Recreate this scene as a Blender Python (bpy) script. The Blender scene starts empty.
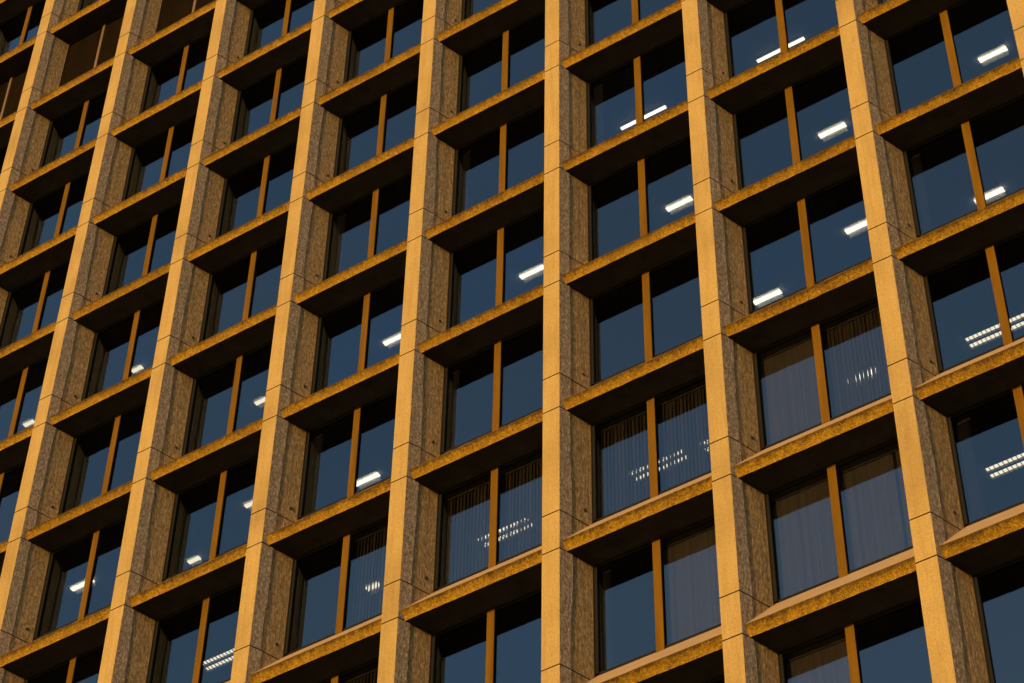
import bpy, bmesh, math, random
from mathutils import Vector, Matrix, noise

random.seed(7)
scene = bpy.context.scene
COL = scene.collection

# ------------------------------------------------------------------ dimensions (metres)
W = 3.46415         # bay width, pier to pier
H = 3.6             # storey height
PW = 0.371          # width of a pier's front face
SPLAY = 0.36        # right pier sides splay outwards with depth
SPLAY_L = 0.20      # left pier sides are squarer
BASE = 46.6         # height of the reference joint above the ground
PIER_D = 0.70       # depth of the splayed side
GLASS_Y = 0.77
LOUVRE_ROW = -4
# storeys built for each bay (bay k lies right of pier k; the row is its ceiling ledge)
ROWS = {-7: (-6, -2), -6: (-7, -1), -5: (-6, 3), -4: (-5, 4), -3: (-5, 4), -2: (-4, 5),
        -1: (-3, 5), 0: (-2, 6), 1: (-1, 6), 2: (-1, 6), 3: (0, 6)}
SIGHT = {-6: (-5, -2), -5: (-5, 2), -4: (-4, 3), -3: (-3, 3), -2: (-3, 4), -1: (-2, 4), 0: (-1, 5), 1: (0, 5), 2: (0, 5)}


# ------------------------------------------------------------------ helpers
def link(name, me, parent=None, loc=(0, 0, 0)):
    o = bpy.data.objects.new(name, me)
    COL.objects.link(o)
    o.location = loc
    if parent: o.parent = parent
    return o


def mesh(name, verts, faces, mats, mat_idx=None, smooth=False):
    me = bpy.data.meshes.new(name)
    me.from_pydata(verts, [], faces)
    for m in mats: me.materials.append(m)
    if mat_idx: me.polygons.foreach_set('material_index', mat_idx)
    if smooth: me.polygons.foreach_set('use_smooth', [True] * len(faces))
    me.update()
    return me


class MB:
    """collects boxes / prisms into one mesh"""
    def __init__(s): s.v, s.f, s.m = [], [], []
    def box(s, x0, x1, y0, y1, z0, z1, mi=0):
        b = len(s.v)
        s.v += [(x, y, z) for z in (z0, z1) for y in (y0, y1) for x in (x0, x1)]
        for q in ((0, 2, 3, 1), (4, 5, 7, 6), (0, 1, 5, 4), (2, 6, 7, 3), (0, 4, 6, 2), (1, 3, 7, 5)):
            s.f.append(tuple(b + i for i in q)); s.m.append(mi)
    def slab(s, c, half, ang, z0, z1, mi=0):
        """an upright thin slat: centre c (x,y), half sizes, turned by ang"""
        b = len(s.v); ca, sa = math.cos(ang), math.sin(ang)
        for z in (z0, z1):
            for (u, w) in ((-1, -1), (1, -1), (1, 1), (-1, 1)):
                du, dw = u * half[0], w * half[1]
                s.v.append((c[0] + du * ca - dw * sa, c[1] + du * sa + dw * ca, z))
        for q in ((3, 2, 1, 0), (4, 5, 6, 7), (0, 1, 5, 4), (1, 2, 6, 5), (2, 3, 7, 6), (3, 0, 4, 7)):
            s.f.append(tuple(b + i for i in q)); s.m.append(mi)
    def build(s, name, mats, parent=None, loc=(0, 0, 0), bevel=0):
        me = mesh(name, s.v, s.f, mats, s.m)
        if bevel:
            bm = bmesh.new(); bm.from_mesh(me)
            bmesh.ops.bevel(bm, geom=list(bm.edges), offset=bevel, segments=1, affect='EDGES')
            bm.to_mesh(me); bm.free()
        return link(name, me, parent, loc)


def tag(o, label=None, cat=None, group=None, kind=None):
    if label: o['label'] = label
    if cat: o['category'] = cat
    if group: o['group'] = group
    if kind: o['kind'] = kind
    return o


# ------------------------------------------------------------------ materials
class NT:
    def __init__(s, name):
        s.mat = bpy.data.materials.new(name); s.mat.use_nodes = True
        s.t = s.mat.node_tree; s.n = s.t.nodes; s.l = s.t.links
        s.n.clear()
        s.out = s.n.new('ShaderNodeOutputMaterial')
    def node(s, typ, **kw):
        n = s.n.new(typ)
        for k, v in kw.items():
            if k in n.inputs: n.inputs[k].default_value = v
            else: setattr(n, k, v)
        return n
    def link(s, a, b): s.l.new(a, b)
    def pos(s, scale=(1, 1, 1)):
        g = s.node('ShaderNodeNewGeometry'); m = s.node('ShaderNodeMapping'); m.inputs['Scale'].default_value = scale
        s.link(g.outputs['Position'], m.inputs['Vector']); return m.outputs['Vector']
    def noise(s, vec, scale, detail=4, rough=.55):
        n = s.node('ShaderNodeTexNoise'); n.inputs['Scale'].default_value = scale
        n.inputs['Detail'].default_value = detail; n.inputs['Roughness'].default_value = rough
        s.link(vec, n.inputs['Vector']); return n.outputs['Fac']
    def ramp(s, fac, stops):
        r = s.node('ShaderNodeValToRGB')
        e = r.color_ramp.elements
        while len(e) < len(stops): e.new(.5)
        for i, (p, c) in enumerate(stops):
            e[i].position = p; e[i].color = (*c, 1) if len(c) == 3 else c
        s.link(fac, r.inputs['Fac']); return r.outputs['Color']
    def mix(s, fac, a, b, mode='MIX'):
        m = s.node('ShaderNodeMix', data_type='RGBA', blend_type=mode)
        for sock, v in ((m.inputs[0], fac), (m.inputs[6], a), (m.inputs[7], b)):
            if isinstance(v, (int, float)): sock.default_value = v
            elif isinstance(v, tuple): sock.default_value = (*v, 1)
            else: s.link(v, sock)
        return m.outputs[2]
    def math(s, op, a, b=0.0):
        m = s.node('ShaderNodeMath', operation=op)
        for i, v in enumerate((a, b)):
            if isinstance(v, (int, float)): m.inputs[i].default_value = v
            else: s.link(v, m.inputs[i])
        return m.outputs[0]
    def bump(s, h, strength, dist, prev=None):
        b = s.node('ShaderNodeBump'); b.inputs['Strength'].default_value = strength; b.inputs['Distance'].default_value = dist
        s.link(h, b.inputs['Height'])
        if prev: s.link(prev, b.inputs['Normal'])
        return b.outputs['Normal']
    def pbr(s, color, rough=.85, normal=None, metal=0.0, spec=.3):
        p = s.node('ShaderNodeBsdfPrincipled')
        if isinstance(color, tuple): p.inputs['Base Color'].default_value = (*color, 1)
        else: s.link(color, p.inputs['Base Color'])
        p.inputs['Roughness'].default_value = rough; p.inputs['Metallic'].default_value = metal
        p.inputs['Specular IOR Level'].default_value = spec
        if normal: s.link(normal, p.inputs['Normal'])
        s.link(p.outputs[0], s.out.inputs[0]); return s.mat


def mat_pier_front():
    t = NT('smooth_concrete')
    p = t.pos(); streak = t.pos((9, 9, .55)); seg = t.pos((.7, .7, .5))
    a = t.noise(p, 2.2, 5, .6); b = t.noise(p, 34, 6, .7); c = t.noise(streak, 1, 5, .6); d = t.noise(seg, 1, 1)
    col = t.ramp(a, [(.25, (0.272, 0.179, 0.0554)), (.55, (0.318, 0.215, 0.0693)), (.8, (0.355, 0.247, 0.0846))])
    col = t.mix(.45, col, t.ramp(b, [(.3, (0.218, 0.141, 0.0400)), (.55, (0.327, 0.224, 0.0724)), (.75, (0.403, 0.291, 0.1015))]))
    col = t.mix(.6, col, t.ramp(c, [(.3, (.76, .71, .64)), (.55, (1, 1, 1)), (.85, (1.0, .98, .94))]), 'MULTIPLY')
    col = t.mix(.8, col, t.ramp(d, [(.3, (.78, .755, .70)), (.5, (.98, .98, .97)), (.7, (1.06, 1.06, 1.05))]), 'MULTIPLY')
    pit = t.noise(p, 21, 2, .4)
    gr = t.noise(p, 17, 8, .8)
    col = t.mix(.55, col, t.ramp(gr, [(.36, (.72, .68, .6)), (.5, (1, 1, 1)), (.64, (1.16, 1.2, 1.3))]), 'MULTIPLY')
    col = t.mix(.7, col, t.ramp(pit, [(.22, (.45, .36, .24)), (.29, (1, 1, 1)), (.72, (1, 1, 1)), (.8, (1.35, 1.4, 1.5))]), 'MULTIPLY')
    n = t.bump(t.noise(p, 90, 4, .7), .35, .004)
    n = t.bump(t.noise(p, 5, 3), .25, .02, n)
    return t.pbr(col, .88, n, spec=.2)


def mat_pier_side(rough):
    t = NT('hammered_concrete' if rough else 'board_marked_concrete')
    p = t.pos()
    if rough:
        big = t.noise(t.pos((1, 1, .45)), 5, 5, .65); fine = t.noise(t.pos((1, 1, .6)), 26, 7, .8)
        col = t.ramp(big, [(.28, (0.195, 0.142, 0.0931)), (.5, (0.289, 0.216, 0.1473)), (.75, (0.367, 0.288, 0.2057))])
        col = t.mix(.75, col, t.ramp(fine, [(.33, (0.124, 0.088, 0.0542)), (.5, (0.297, 0.224, 0.1551)), (.66, (0.514, 0.418, 0.3256))]))
        n = t.bump(fine, .9, .03)
        n = t.bump(t.noise(t.pos((1, 1, .3)), 9, 4, .7), .6, .035, n)
    else:
        st = t.noise(t.pos((20, 20, 2.4)), 1.0, 6, .75); big = t.noise(t.pos((1, 1, .3)), 4, 4, .6); fine = t.noise(t.pos((1, 1, .36)), 34, 7, .8)
        col = t.ramp(st, [(.25, (0.194, 0.123, 0.0539)), (.47, (0.290, 0.190, 0.0890)), (.62, (0.329, 0.220, 0.1049)), (.85, (0.386, 0.264, 0.1335))])
        col = t.mix(.3, col, t.ramp(big, [(.3, (0.218, 0.139, 0.0573)), (.55, (0.321, 0.216, 0.1017)), (.8, (0.369, 0.261, 0.1335))]))
        col = t.mix(.65, col, t.ramp(fine, [(.33, (0.128, 0.078, 0.0318)), (.5, (0.321, 0.212, 0.0986)), (.68, (0.482, 0.344, 0.1781))]))
        n = t.bump(st, .7, .02)
        n = t.bump(fine, .8, .022, n)
    pit = t.noise(t.pos((1, 1, .34 if not rough else .5)), 22, 9, .86)
    col = t.mix(1, col, t.ramp(pit, [(.36, (.30, .28, .25)), (.46, (.78, .77, .75)), (.53, (1.1, 1.1, 1.1)), (.63, (2.0, 2.05, 2.15))]), 'MULTIPLY')
    n = t.bump(pit, .9, .05, n)
    return t.pbr(col, .92, n, spec=.15)


def mat_ledge():
    t = NT('exposed_aggregate')
    p = t.pos(); oi = t.node('ShaderNodeObjectInfo')
    v = t.node('ShaderNodeTexVoronoi', feature='F1'); v.inputs['Scale'].default_value = 52
    t.link(p, v.inputs['Vector'])
    hue = t.node('ShaderNodeSeparateColor'); t.link(v.outputs['Color'], hue.inputs[0])
    stone = t.ramp(hue.outputs[0], [(0, (0.118, 0.056, 0.0036)), (.3, (0.275, 0.151, 0.0075)), (.65, (0.362, 0.204, 0.0090)), (.9, (0.432, 0.260, 0.0151)), (1, (0.519, 0.381, 0.0543))])
    drip = t.noise(t.pos((17, 17, 2.0)), 1, 6, .75); big = t.noise(p, 1.7, 4, .6); fine = t.noise(p, 62, 6, .85)
    col = t.mix(.6, stone, t.ramp(fine, [(.3, (0.110, 0.056, 0.0036)), (.5, (0.323, 0.184, 0.0085)), (.72, (0.448, 0.276, 0.0211))]))
    col = t.mix(.8, col, t.ramp(drip, [(.3, (.42, .37, .25)), (.5, (.88, .85, .75)), (.65, (1, 1, 1))]), 'MULTIPLY')
    col = t.mix(.7, col, t.ramp(big, [(.3, (.62, .58, .48)), (.55, (1, 1, 1)), (.8, (1.08, 1.05, 1.0))]), 'MULTIPLY')
    col = t.mix(.6, col, t.ramp(oi.outputs['Random'], [(0, (.8, .77, .68)), (.5, (1, 1, 1)), (1, (1.05, 1.06, 1.2))]), 'MULTIPLY')
    grit = t.noise(t.pos((1, 1, .8)), 24, 9, .86)
    col = t.mix(1, col, t.ramp(grit, [(.37, (.36, .33, .27)), (.47, (.86, .84, .8)), (.53, (1.08, 1.08, 1.08)), (.63, (1.6, 1.68, 2.0))]), 'MULTIPLY')
    sep = t.node('ShaderNodeSeparateXYZ'); gp = t.node('ShaderNodeNewGeometry'); t.link(gp.outputs['Position'], sep.inputs[0])
    hh = t.math('MULTIPLY', t.math('FRACT', t.math('DIVIDE', t.math('SUBTRACT', sep.outputs['Z'], BASE - 20 * H), H)), H)   # height above the ledge's lower edge
    moss = t.math('ADD', t.math('MULTIPLY', hh, 4.2), t.math('MULTIPLY', t.noise(t.pos((7, 7, 3)), 1, 7, .8), 1.3))
    col = t.mix(.85, col, t.ramp(moss, [(.86, (1.06, 1.06, 1.06)), (1.0, (.82, .80, .68)), (1.0, (.82, .80, .68))]), 'MULTIPLY')
    moss2 = t.math('SUBTRACT', moss, .55)
    col = t.mix(1, col, t.ramp(moss2, [(.62, (1, 1, 1)), (.86, (.40, .37, .26))]), 'MULTIPLY')
    n0 = t.bump(grit, .8, .03)
    n = t.bump(v.outputs['Distance'], .6, .02, n0)
    n = t.bump(fine, .6, .012, n)
    return t.pbr(col, .9, n, spec=.15)


def mat_sill():
    t = NT('sill_concrete')
    p = t.pos(); a = t.noise(t.pos((1.2, 3, 3)), 2.0, 5, .6); b = t.noise(p, 40, 5, .7)
    col = t.ramp(a, [(.28, (0.199, 0.123, 0.0584)), (.55, (0.265, 0.177, 0.0893)), (.8, (0.297, 0.206, 0.1133))])
    col = t.mix(.3, col, t.ramp(b, [(.3, (0.156, 0.095, 0.0412)), (.6, (0.293, 0.201, 0.1030))]))
    return t.pbr(col, .85, t.bump(b, .3, .006), spec=.2)


def mat_soffit():  # near-black concrete: the shade under the ledges put into its colour
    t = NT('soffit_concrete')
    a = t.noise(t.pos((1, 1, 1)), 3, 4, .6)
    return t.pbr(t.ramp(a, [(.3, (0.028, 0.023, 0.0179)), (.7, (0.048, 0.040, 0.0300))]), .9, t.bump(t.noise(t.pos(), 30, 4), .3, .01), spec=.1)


def mat_bronze(name, c, rough=.5, metal=.0, spec=.35):
    t = NT(name)
    a = t.noise(t.pos((6, 6, .6)), 1, 4, .6)
    lo = tuple(x * .78 for x in c); hi = tuple(min(1, x * 1.15) for x in c)
    return t.pbr(t.ramp(a, [(.3, lo), (.7, hi)]), rough, t.bump(t.noise(t.pos(), 12, 2), .04, .01), metal, spec)


R0 = .095      # coated glass, reflectance seen square on


def mat_glass():
    t = NT('tinted_glass')
    tr = t.node('ShaderNodeBsdfTransparent'); tr.inputs[0].default_value = (.47, .46, .43, 1)
    gl = t.node('ShaderNodeBsdfGlossy'); gl.inputs['Roughness'].default_value = 0.0
    oi = t.node('ShaderNodeObjectInfo')
    t.link(t.ramp(oi.outputs['Random'], [(0, (.66, .85, 1.0)), (.35, (.75, .94, 1.08)), (.7, (.80, .93, 1.04)), (1, (.72, .96, 1.2))]), gl.inputs[0])
    lw = t.node('ShaderNodeLayerWeight'); lw.inputs['Blend'].default_value = .5
    fr = t.math('ADD', t.math('MULTIPLY', t.math('POWER', lw.outputs['Facing'], 5.0), 1 - R0), R0)
    w = t.bump(t.noise(t.pos((1, 1, 1)), .9, 1), .012, .05)
    t.link(w, gl.inputs['Normal'])
    mx = t.node('ShaderNodeMixShader'); t.link(fr, mx.inputs[0]); t.link(tr.outputs[0], mx.inputs[1]); t.link(gl.outputs[0], mx.inputs[2])
    t.link(mx.outputs[0], t.out.inputs[0]); return t.mat


def mat_plain(name, c, rough=.8, spec=.2):
    t = NT(name)
    a = t.noise(t.pos(), 2.5, 4, .6)
    return t.pbr(t.ramp(a, [(.3, tuple(x * .85 for x in c)), (.7, tuple(x * 1.1 for x in c))]), rough, None, 0, spec)


def mat_blind(name, c):
    t = NT(name)
    a = t.noise(t.pos((11, 0, 0)), 1, 3, .7)          # tone varies at random from slat to slat
    return t.pbr(t.ramp(a, [(.32, tuple(x * .62 for x in c)), (.5, c), (.68, tuple(x * 1.3 for x in c))]), .85, None, 0, .1)


def mat_emit(name, c, s):
    t = NT(name); e = t.node('ShaderNodeEmission'); e.inputs[0].default_value = (*c, 1); e.inputs[1].default_value = s
    t.link(e.outputs[0], t.out.inputs[0]); return t.mat


M_FRONT, M_ROUGH, M_BOARD = mat_pier_front(), mat_pier_side(True), mat_pier_side(False)
M_LEDGE, M_SILL, M_SOFFIT = mat_ledge(), mat_sill(), mat_soffit()
M_MULL = mat_bronze('bronze_mullion', (.112, .055, .0032), .8, 0, .05)
M_GREYMULL = mat_bronze('weathered_mullion', (.12, .075, .04), .8, 0, .08)
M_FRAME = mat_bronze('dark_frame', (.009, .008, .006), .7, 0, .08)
M_SIDEFRAME = mat_bronze('jamb_trim', (.06, .036, .013), .7, 0, .1)
M_LOUVRE = mat_bronze('louvre_metal', (.036, .023, .009), .8, 0, .03)
M_GLASS = mat_glass()
M_DARK = mat_plain('dark_recess', (.02, .016, .012), .95, .05)
M_PLUG = mat_plain('plug_rubber', (.03, .022, .015), .8)
M_CEIL = mat_plain('ceiling_board', (.34, .32, .28), .9)
M_WALL = mat_plain('inner_wall', (.30, .27, .23), .9)
M_CARPET = mat_plain('carpet', (.09, .08, .075), .95)
M_BLIND = mat_blind('blind_fabric', (.42, .385, .375))
M_BLIND_SHADED = mat_blind('shaded_blind_fabric', (.26, .22, .195))  # open slats: dimness of grazing sunlight put into the fabric colour
M_HOUSING = mat_plain('lamp_housing', (.20, .20, .19), .6)
M_REFL = mat_plain('lamp_reflector', (.72, .71, .66), .5)
M_TUBE = mat_emit('lamp_glow', (1.0, .93, .74), 3.2)
M_TUBE_SOFT = mat_emit('lamp_glow_soft', (1.0, .92, .72), 1.9)
M_ASPHALT = mat_plain('asphalt', (.05, .048, .046), .9)

# ------------------------------------------------------------------ building root
building = link('office_building', None)
tag(building, 'concrete office tower with deep grid of piers, sloping sill ledges and tinted windows', 'building')

# ------------------------------------------------------------------ piers
JL, JU, GAP = 0.0, 0.927, 0.013    # lower / upper joint heights within a storey, half gap


def n1(x, seed): return noise.noise(Vector((x, seed * 7.31, seed * 3.77)))


def pier_segment(V, F, MI, z0, z1, seed, dz):
    """one precast length of pier: front, two splayed sides with a broken rib, back"""
    rows = max(2, int(round((z1 - z0) / dz)) + 1)
    rng = random.Random(seed)
    g = [.38 + rng.uniform(-.03, .03), .50 + rng.uniform(-.04, .03), .61 + rng.uniform(-.02, .03)]
    off = [rng.uniform(-.0012, .0018) for _ in range(4)]
    drift = rng.uniform(-.05, .05)
    loops = []
    def side_profile(z, sd, SPLAY=SPLAY):
        t = (z - z0) / max(.01, z1 - z0)
        yc = .245 + drift * (t - .5) + .020 * n1(z * .9, sd) + .010 * n1(z * 4, sd + 9) + .009 * n1(z * 17, sd + 4)
        pts = []
        amp = .006 + .003 * n1(z * 1.3, sd + 2)
        for i, u in enumerate((0.02, .10, .25, .42, .6, .78, .9, 1.0)):          # hammered front strip, rising to the rib
            y = yc * u
            pts.append((y, SPLAY * y + (amp + .004) * u ** 2 + (.004 * n1(z * 9 + i * 3.1, sd + i) if 0 < i else 0)))
        pts.append((yc + .005, SPLAY * (yc + .005) - .020 + .006 * n1(z * 14, sd + 31)))
        pts.append((yc + .015, SPLAY * (yc + .015) - .003 + .003 * n1(z * 11, sd + 37)))  # small step behind the rib
        for gi in range(4):                                                     # board strips
            ya = (yc + .05 if gi == 0 else g[gi - 1] + .012); yb = (g[gi] if gi < 3 else PIER_D)
            ya = min(ya, yb - .02)
            o = off[gi] - .006
            for y in (ya, (ya + yb) / 2, yb - .004):
                pts.append((y, SPLAY * y + o + .0012 * n1(z * 6 + y * 40, sd + 5)))
            if gi < 3: pts.append((yb + .002, SPLAY * yb - (.014 if gi < 2 else .008)))
        pts.append((PIER_D, SPLAY * PIER_D - .004))
        pts.append((PIER_D + .15, SPLAY * PIER_D - .004))
        return pts
    nm = None
    for i in range(rows):
        z = z0 + (z1 - z0) * i / (rows - 1)
        R = side_profile(z, seed); L = side_profile(z, seed + 50, SPLAY_L)
        fr = [(-PW + .006, 0.0), (-PW * .66, .001 * n1(z * 2, seed)), (-PW * .33, .001 * n1(z * 2, seed + 1)), (-.006, 0.0)]
        ring = [(x, y) for x, y in fr] + [(x, y) for (y, x) in R] + [(-PW - x, y) for (y, x) in reversed(L)]
        nm = (len(fr), len(R), len(L))
        loops.append([(x, y, z) for x, y in ring])
    b = len(V); n = len(loops[0])
    for lp in loops: V.extend(lp)
    nf, nr, nl = nm
    for i in range(rows - 1):
        for j in range(n):
            j2 = (j + 1) % n
            F.append((b + i * n + j, b + i * n + j2, b + (i + 1) * n + j2, b + (i + 1) * n + j))
            if j < nf - 1 or j == n - 1 or j == nf - 1: MI.append(0)
            elif j < nf + 8: MI.append(1)
            elif j < nf + nr - 1: MI.append(2)
            elif j == nf + nr - 1: MI.append(3)
            elif j < nf + nr + nl - 9: MI.append(2)
            else: MI.append(1)
    F.append(tuple(b + j for j in reversed(range(n)))); MI.append(3)
    F.append(tuple(b + (rows - 1) * n + j for j in range(n))); MI.append(3)


def make_pier(k):
    V, F, MI = [], [], []
    rs = [q for kk in (k - 1, k) if kk in ROWS for q in range(ROWS[kk][0], ROWS[kk][1] + 2)]
    r0, r1 = min(rs), max(rs)
    for r in range(r0 - 1, r1 + 1):
        sd = (k + 20) * 31 + (r + 20) * 3
        zb = BASE - r * H
        pier_segment(V, F, MI, zb + JL + GAP, zb + JU - GAP, sd + 1, .09)
        pier_segment(V, F, MI, zb + JU + GAP, zb + H + JL - GAP, sd, .09)
        # tie-hole plug low on the right side of the long length
        if random.random() < .25: continue
        py, pz = .555 + .03 * n1(r * 3.3, k), zb + JU + .33 + .05 * n1(r * 1.7, k + 3)
        b = len(V); nx, ny = 1 / math.hypot(1, SPLAY), -SPLAY / math.hypot(1, SPLAY)
        for d in (-.02, .006):
            for q in range(10):
                a = q / 10 * math.tau; u = .034 * math.cos(a)
                V.append((SPLAY * py + nx * d - ny * u * 1.0, py + ny * d + nx * u, pz + .038 * math.sin(a)))
        for q in range(10):
            F.append((b + q, b + (q + 1) % 10, b + 10 + (q + 1) % 10, b + 10 + q)); MI.append(4)
        F.append(tuple(b + 10 + q for q in range(10))); MI.append(4)
    # dark backing seen in the joints
    mb = MB()
    zt, zbm = BASE - (r0 - 1) * H + H, BASE - r1 * H
    b = len(V)
    core = [(-PW + .018, .016), (-.018, .016), (.215, .68), (.215, .9), (-PW - .105, .9), (-PW - .105, .68)]
    for z in (0.0, zt): V.extend((x, y, z) for x, y in core)
    for q in range(6): F.append((b + q, b + (q + 1) % 6, b + 6 + (q + 1) % 6, b + 6 + q)); MI.append(3)
    F.append(tuple(b + 5 - q for q in range(6))); MI.append(3)
    F.append(tuple(b + 6 + q for q in range(6))); MI.append(3)
    # plain lengths below the storeys in view, down to the ground
    z = zbm + JL - GAP
    while z > .5:
        zl = max(0.0, z - H)
        pier_segment(V, F, MI, zl + GAP, z - GAP, (k + 20) * 31 + int(z * 10), 1.2)
        z = zl
    me = mesh('pier', V, F, [M_FRONT, M_ROUGH, M_BOARD, M_DARK, M_PLUG], MI)
    link('pier', me, building, (k * W - (.075 if k == 3 else 0), 0, 0))    # the corner pier stands a little closer


PIERS = range(-7, 5)
for k in PIERS: make_pier(k)

# ------------------------------------------------------------------ sloping sill ledges
SILL_TOP, SILL_Y = 1.126, .80


def make_ledge(k, r):
    rng = random.Random(k * 97 + r * 13)
    prof = [(.152, 0.0, 1)]
    for u in (.075, .2, .4, .6, .8): prof.append((.152 - .091 * u, .190 * u, 0))
    prof += [(.060, .196, 0), (.076, .232, 1)]
    for i in range(1, 5): prof.append((.076 + (.715 - .076) * i / 4, .232 + (1.022 - .232) * i / 4 + (.003 if i in (1, 2, 3) else 0), 1))
    prof += [(SILL_Y, SILL_TOP, 1), (.803, SILL_TOP, 2), (.803, 0.0, 2), (.45, 0.0, 2)]
    nx = 44
    V, F, MI = [], [], []
    sd = k * 5.3 + r * 2.1
    for i in range(nx + 1):
        t = i / nx
        for j, (y, z, m) in enumerate(prof):
            x0 = SPLAY * min(y, PIER_D) - .014; x1 = W - PW - SPLAY_L * min(y, PIER_D) + .014
            x = x0 + (x1 - x0) * t
            if j <= 7:
                e = .006 if j in (0, 6, 7) else .004
                y += e * noise.noise(Vector((x * 5, j * .7, sd))) + .003 * noise.noise(Vector((x * 23, j * 2.1, sd)))
                z += (.006 if j in (0, 6) else 0) * noise.noise(Vector((x * 11, 3.3, sd)))
            V.append((x, y, z))
    n = len(prof)
    for i in range(nx):
        for j in range(n):
            j2 = (j + 1) % n
            F.append((i * n + j, (i + 1) * n + j, (i + 1) * n + j2, i * n + j2))
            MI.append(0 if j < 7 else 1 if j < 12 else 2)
    F.append(tuple(range(n))); MI.append(2)
    F.append(tuple(nx * n + q for q in reversed(range(n)))); MI.append(2)
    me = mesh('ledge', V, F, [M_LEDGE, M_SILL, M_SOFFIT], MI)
    link('ledge', me, building, (k * W, 0, BASE - r * H))


for k, (ra, rb) in ROWS.items():
    for r in range(ra, rb + 2): make_ledge(k, r)

# ------------------------------------------------------------------ windows and louvres
XL, XR = SPLAY * PIER_D - .006, W - PW - SPLAY_L * PIER_D + .006     # opening at the glass
XM = (W - PW) / 2
ZS = -H + SILL_TOP                                             # sill height under the ceiling joint

fm = MB()
fm.box(XL, XL + .014, .696, .79, ZS - .13, -.004, 1); fm.box(XR - .014, XR, .699, .79, ZS - .13, -.004)
fm.box(XL + .014, XL + .075, .728, .80, ZS - .03, -.004); fm.box(XR - .04, XR - .014, .728, .80, ZS - .03, -.004)
fm.box(XL + .075, XR - .04, .730, .798, -.05, -.006); fm.box(XL + .075, XR - .04, .752, .799, ZS - .05, ZS + .002)
frame_me = mesh('window', fm.v, fm.f, [M_FRAME, M_SIDEFRAME], fm.m)
pm = MB()
pm.box(XL + .07, XM - .06, GLASS_Y, GLASS_Y + .012, ZS + .02, -.06); pm.box(XM + .06, XR - .035, GLASS_Y, GLASS_Y + .012, ZS + .02, -.06)
pane_me = mesh('pane', pm.v, pm.f, [M_GLASS], pm.m)
mm = MB(); mm.box(XM - .08, XM + .08, .718, .732, ZS - .12, -.002); mm.box(XM - .077, XM + .077, .7325, .80, ZS - .12, -.003, 1)  # bronze cap on a body blackened to carry its side shade
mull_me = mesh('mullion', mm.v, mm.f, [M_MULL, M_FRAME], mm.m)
lm = MB()
z = ZS + .02
while z < -.09:
    b = len(lm.v)
    for x in (XL + .03, XR - .03):
        lm.v += [(x, .735, z + .018), (x, .735, z), (x, .80, z + .018), (x, .80, z + .034)]
    for q in range(4): lm.f.append((b + q, b + 4 + q, b + 4 + (q + 1) % 4, b + (q + 1) % 4)); lm.m.append(0)
    lm.f += [(b, b + 1, b + 2, b + 3), (b + 7, b + 6, b + 5, b + 4)]; lm.m += [0, 0]
    z += .092
lm.box(XL, XL + .03, .70, .80, ZS - .1, -.004); lm.box(XR - .03, XR, .70, .80, ZS - .1, -.004)
lm.box(XL + .03, XR - .03, .84, .86, ZS - .03, -.004, 1)
louvre_me = mesh('louvre_panel', lm.v, lm.f, [M_LOUVRE, M_DARK], lm.m)
gm = MB(); gm.box(XM - .045, XM + .045, .715, .80, ZS - .12, -.002)
gmull_me = mesh('mullion', gm.v, gm.f, [M_GREYMULL], gm.m)

for k, (ra, rb) in ROWS.items():
    for r in range(ra, rb + 1):
        loc = (k * W, 0, BASE - r * H)
        if r == LOUVRE_ROW:
            w = link('louvre_panel', louvre_me, building, loc)
            link('mullion', gmull_me, w)
        else:
            w = link('window', frame_me, building, loc)
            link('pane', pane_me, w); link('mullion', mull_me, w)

# ------------------------------------------------------------------ inside of the tower
X0, X1, BACK = -7.6 * W, 4.3 * W, 9.0
for r in range(-7, 8):
    s = MB()
    zc = BASE - r * H
    s.box(X0, X1, .806, BACK, zc - .05, zc + .02, 0); s.box(X0, X1, .808, BACK, zc + .022, zc + .26, 1)
    s.build('floor_slab', [M_CEIL, M_CARPET], building)
s = MB(); s.box(X0, X1, BACK, BACK + .3, 0, BASE + 8 * H); s.build('back_wall', [M_WALL], building)
s = MB(); s.box(X0 - .3, X0, .82, BACK + .3, 0, BASE + 8 * H); s.build('side_wall', [M_SOFFIT], building)
s = MB(); s.box(X1, X1 + .3, .82, BACK + .3, 0, BASE + 8 * H); s.build('side_wall', [M_SOFFIT], building)
s = MB(); s.box(X0, X1, .82, .95, 0, BASE - 7 * H - .06); s.build('podium_wall', [M_SOFFIT], building)
s = MB(); s.box(X0 - .3, X1 + .3, .5, BACK + .3, BASE + 8 * H + .005, BASE + 8 * H + .5); s.build('roof', [M_SOFFIT], building)

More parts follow.
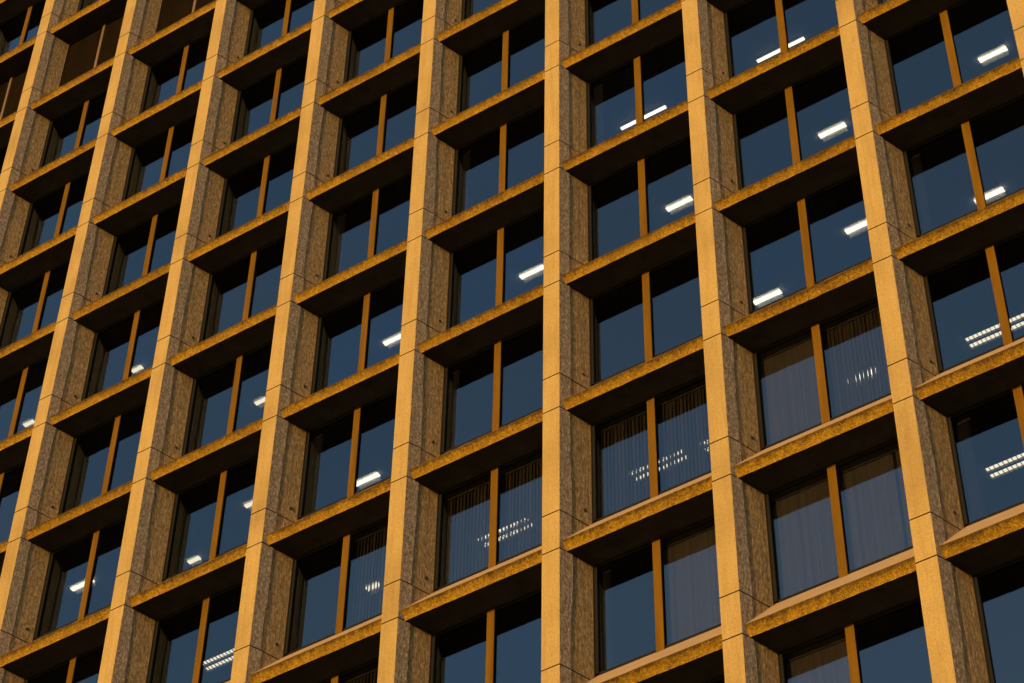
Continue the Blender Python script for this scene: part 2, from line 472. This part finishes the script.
# ------------------------------------------------------------------ ceiling lamps seen through the glass
CZ = -.052
def compact_mesh(s=1.0, glow=None):
    h = MB(); h.box(-.30, .30, -.15, .15, -.012, 0)
    for sg in (-1, 1):                                # sloping white reflector wings
        b = len(h.v)
        for x, e in ((-.285, 0), (.285, 0)):
            h.v += [(x, sg * .055, -.013), (x, sg * .15, -.075), (x, sg * .158, -.072), (x, sg * .075, -.0125)]
        for q in range(4): h.f.append((b + q, b + 4 + q, b + 4 + (q + 1) % 4, b + (q + 1) % 4)); h.m.append(0)
        h.f += [(b, b + 1, b + 2, b + 3), (b + 7, b + 6, b + 5, b + 4)]; h.m += [0, 0]
    d = MB(); n = 10                                  # rounded lens, a little waisted at its ends
    for i in range(7):
        x = -.285 + .57 * i / 6; w = .062 if i in (0, 6) else .050
        for q in range(n):
            a = q / n * math.tau; d.v.append((x + (.018 * abs(math.cos(a)) * (-1 if i == 0 else 1 if i == 6 else 0)), w * math.cos(a), -.042 + .028 * math.sin(a)))
    for i in range(6):
        for q in range(n): d.f.append((i * n + q, (i + 1) * n + q, (i + 1) * n + (q + 1) % n, i * n + (q + 1) % n)); d.m.append(0)
    d.f += [tuple(range(n)), tuple(6 * n + q for q in reversed(range(n)))]; d.m += [0, 0]
    for m_ in (h, d): m_.v = [(x * s, y, z) for x, y, z in m_.v]
    return [('lamp_housing', mesh('lamp_housing', h.v, h.f, [M_REFL], h.m)), ('diffuser', mesh('diffuser', d.v, d.f, [glow or M_TUBE], d.m))]
def strip_mesh():
    h = MB(); h.box(-.60, .60, -.065, .065, -.02, 0); d = MB(); d.box(-.575, .575, -.033, .033, -.055, -.021)
    return [('lamp_housing', mesh('lamp_housing', h.v, h.f, [M_HOUSING], h.m)), ('diffuser', mesh('diffuser', d.v, d.f, [M_TUBE], d.m))]
def twin_mesh():
    h = MB(); h.box(-.60, .60, -.17, .17, -.012, 0)
    h.box(-.60, .60, -.17, -.155, -.07, -.012); h.box(-.60, .60, .155, .17, -.07, -.012); h.box(-.60, .60, -.022, .022, -.07, -.012)
    for i in range(15):
        x = -.595 + i * .085
        h.box(x - .005, x + .005, -.155, -.022, -.07, -.05); h.box(x - .005, x + .005, .022, .155, -.07, -.05)
    out = [('lamp_housing', mesh('lamp_housing', h.v, h.f, [M_HOUSING], h.m))]
    for y in (-.09, .09):
        d = MB(); d.box(-.575, .575, y - .036, y + .036, -.046, -.014); out.append(('tube', mesh('tube', d.v, d.f, [M_TUBE_SOFT], d.m)))
    return out
LAMP_KINDS = {'c': compact_mesh(), 't': twin_mesh(), 's': strip_mesh(), 'q': compact_mesh(.5, M_TUBE_SOFT)}

# bay, ceiling row, x (left end within the bay), y, kind, label
LAMPS = [
    (0, 0, .27, 2.17, 's', 'long lamp just above the sill, in the highest whole window right of the central pier'),
    (0, 1, 1.36, 2.12, 'c', 'short bright lamp in the right pane, second whole window down right of the central pier'),
    (1, 0, .26, 2.18, 's', 'long lamp cut by the mullion, in the top window left of the rightmost full pier'),
    (1, 1, 1.52, 2.12, 'c', 'short bright lamp with soft halo, second window down left of the rightmost full pier'),
    (1, 2, 1.93, 1.85, 'c', 'office lamp in the right pane corner, third window down left of the rightmost full pier'),
    (1, 2, -.46, 2.50, 'c', 'half hidden lamp in the left pane, third window down left of the rightmost full pier'),
    (2, 1, 1.65, 2.14, 'c', 'short office lamp in the topmost window of the last column at the right edge'),
    (2, 2, .90, 2.50, 'c', 'short office lamp behind the mullion, second window down at the right edge'),
    (2, 3, .25, 2.53, 't', 'twin tube office lamp with dashed rows, third window down at the right edge'),
    (2, 4, .30, 2.23, 't', 'twin tube office lamp with dashed rows, fourth window down at the right edge'),
    (1, 3, 1.42, 2.24, 'c', 'office lamp broken to specks by striped blind, fourth window left of the rightmost full pier'),
    (0, 3, .25, 2.24, 't', 'dotted twin tube lamp behind blinds and mullion, fourth whole window right of the central pier'),
    (0, 3, 1.78, 2.28, 't', 'dotted lamp meeting the pier at the right, fourth whole window right of the central pier'),
    (-1, 1, 1.20, 2.06, 'c', 'short bright lamp touching the left edge of the central pier, upper half of the facade'),
    (-2, 1, 1.07, 2.08, 'c', 'short office lamp in the window two columns left of the central pier, at mid height'),
    (-2, 2, .27, 2.48, 'c', 'short bright lamp right of the mullion, two columns left of the central pier, lower half'),
    (-4, 2, -.05, 1.84, 'c', 'office lamp split by a mullion in the lower left corner windows'),
    (-3, 2, -.78, 2.52, 'q', 'small lamp low in the left pane, three columns left of the central pier'),
    (-3, 3, .27, 2.31, 't', 'twin tube office lamp near the bottom edge, three columns left of the central pier'),
    (-1, 3, .23, 2.24, 't', 'dotted twin tube lamp behind striped blinds, lower window directly left of the central pier'),
    (-2, 3, 1.03, 2.16, 'q', 'faint lamp specks behind a blind, second column left of the central pier near the bottom'),
    (-3, 1, 1.02, 2.03, 'q', 'small lamp beside the pier edge, three columns left of the central pier at mid height'),
    (-5, 0, .30, 2.16, 'q', 'small lamp at the far left edge of the photo, slightly lower half'),
    (-4, 0, .26, 2.15, 'q', 'tiny sliver of a office lamp above a sill, four columns left of the central pier'),
    (-3, 2, 1.34, 1.77, 'q', 'tiny lamp at the right end of its window, three columns left of the central pier'),
]
for k, r, x, y, kind, lab in LAMPS:
    half = {'c': .285, 'q': .143}.get(kind, .575)
    e = link('ceiling_lamp', None, None, (k * W + x + half, y, BASE - r * H + CZ))
    tag(e, lab, 'ceiling lamp', 'ceiling lamps lit inside the offices')
    for nm, me in LAMP_KINDS[kind]: link(nm, me, e)

# ------------------------------------------------------------------ vertical blinds
def make_blind(k, r, side, ang, label, span=1.0, pitch=.078, crooked=None):
    xa, xb = (XL + .05, XM - .02) if side == 'l' else (XM + .02, XR - .05)
    if span < 1: xb = xa + (xb - xa) * span
    rng = random.Random(k * 11 + r * 5 + (side == 'l'))
    root = link('vertical_blind', None, None, (k * W, .93, BASE - r * H))
    h = MB(); h.box(xa, xb, -.02, .02, -.10, -.056); h.build('headrail', [M_HOUSING], root)
    s = MB(); x = xa + .04
    while x < xb - .03:
        a = ang + (rng.uniform(-.2, .2) if ang < .3 else rng.uniform(-.05, .05))
        if crooked is not None and abs(x - xb + crooked) < pitch / 2: a = 1.25
        s.slab((x, rng.uniform(-.004, .004)), (.0445, .0012), a, ZS - .02 + rng.uniform(0, .012), -.102)
        x += pitch
    s.build('slats', [M_BLIND if ang > -.2 else M_BLIND_SHADED], root)
    tag(root, label, 'blind', 'vertical blinds hanging inside the windows')


BL = math.radians
BLINDS = [
    (0, 3, 'l', -30, 'half open striped blind, left pane of the fourth whole window right of the central pier'),
    (0, 3, 'r', -30, 'half open striped blind, right pane of the fourth whole window right of the central pier'),
    (0, 4, 'r', 9, 'closed pale vertical blind, right pane of the lowest whole window right of the central pier'),
    (1, 3, 'l', 10, 'closed greyish vertical blind, left pane of the fourth window left of the rightmost full pier'),
    (1, 3, 'r', -26, 'half open striped blind, right pane of the fourth window left of the rightmost full pier'),
    (1, 4, 'l', 8, 'closed greyish vertical blind, left pane of the fifth window left of the rightmost full pier'),
    (1, 4, 'r', 8, 'closed blind with one crooked slat, right pane, fifth window left of the rightmost full pier'),
    (1, 5, 'l', 10, 'closed vertical blind, left pane of the bottom window left of the rightmost full pier'),
    (-1, 3, 'l', -30, 'striped vertical blind, left pane of the lower whole window directly left of the central pier'),
    (-1, 3, 'r', -30, 'striped vertical blind, right pane of the lower whole window directly left of the central pier'),
    (-2, 3, 'r', -30, 'striped vertical blind, right pane, second column left of the central pier near the bottom'),
    (-2, 4, 'r', -30, 'striped vertical blind in the bottom edge window, second column left of the central pier'),
]
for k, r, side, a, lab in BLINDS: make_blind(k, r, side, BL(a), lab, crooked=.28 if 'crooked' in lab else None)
BUNDLES = [
    (0, 0, 'l', .20, 'blind bundled beside the jamb, highest whole window right of the central pier'),
    (0, 4, 'l', .16, 'blind bundled beside the jamb, lowest whole window right of the central pier'),
    (2, 2, 'l', .18, 'blind bundled beside the jamb, second window down at the right edge'),
    (2, 4, 'l', .24, 'blind bundled beside the jamb, fourth window down at the right edge'),
    (-1, 0, 'l', .20, 'blind bundled beside the jamb, second whole window down left of the central pier'),
    (-1, 2, 'l', .15, 'blind bundled beside the jamb, fourth whole window down left of the central pier'),
    (-2, 0, 'l', .22, 'blind bundled beside the jamb, third window down two columns left of the central pier'),
    (-2, 2, 'l', .18, 'blind bundled beside the jamb, fifth window down two columns left of the central pier'),
]
for k, r, side, span, lab in BUNDLES: make_blind(k, r, side, BL(76), lab, span, .021)

# ------------------------------------------------------------------ ground
g = mesh('ground', [(-4000, -4000, 0), (4000, -4000, 0), (4000, 4000, 0), (-4000, 4000, 0)], [(0, 1, 2, 3)], [M_ASPHALT])
tag(link('ground', g), kind='structure')

# ------------------------------------------------------------------ light
SUN_EL, SUN_AZ = 5.0, 11.5            # low sun, a little left of square to the facade
sd = Vector((-math.sin(BL(SUN_AZ)) * math.cos(BL(SUN_EL)), -math.cos(BL(SUN_AZ)) * math.cos(BL(SUN_EL)), math.sin(BL(SUN_EL))))
L = bpy.data.lights.new('sun', 'SUN'); L.energy = 2.0; L.angle = BL(.5); L.color = (1.0, .60, .20)
lo = bpy.data.objects.new('sun', L); COL.objects.link(lo)
lo.rotation_euler = (-sd).to_track_quat('-Z', 'Y').to_euler(); lo.location = (0, -50, 80)
world = bpy.data.worlds.new('World'); scene.world = world; world.use_nodes = True
wn = world.node_tree.nodes; wl = world.node_tree.links
bg = wn['Background']; bg.inputs[1].default_value = .15
sky = wn.new('ShaderNodeTexSky'); sky.sky_type = 'NISHITA'; sky.sun_disc = False
sky.sun_elevation = BL(SUN_EL); sky.sun_rotation = BL(180 + SUN_AZ); sky.air_density = 1.0; sky.dust_density = .6; sky.ozone_density = 1.5
wl.new(sky.outputs[0], bg.inputs[0])

# ------------------------------------------------------------------ camera
Rm = [[0.8395606333841384, 0.5431054251537784, 0.013207575105141839],
      [-0.39468233796411856, 0.6264659121063849, -0.672135635915767],
      [-0.3733146058899941, 0.559085823588158, 0.7403102369222985]]
cam = bpy.data.cameras.new('camera'); cam.sensor_width = 36; cam.lens = 2527.3707 / 1024 * 36; cam.clip_end = 6000
co = bpy.data.objects.new('camera', cam); COL.objects.link(co)
m = Matrix.Identity(4)
for i in range(3):
    m[i][0] = Rm[0][i]; m[i][1] = -Rm[1][i]; m[i][2] = -Rm[2][i]
m.translation = (17.362554, -27.639145, BASE - 44.952382)
co.matrix_world = m
scene.camera = co
scene.cycles.use_denoising = True
vs = scene.view_settings
vs.view_transform = 'Standard'; vs.look = 'None'; vs.exposure = 1.4; vs.gamma = 1.0; vs.use_curve_mapping = False
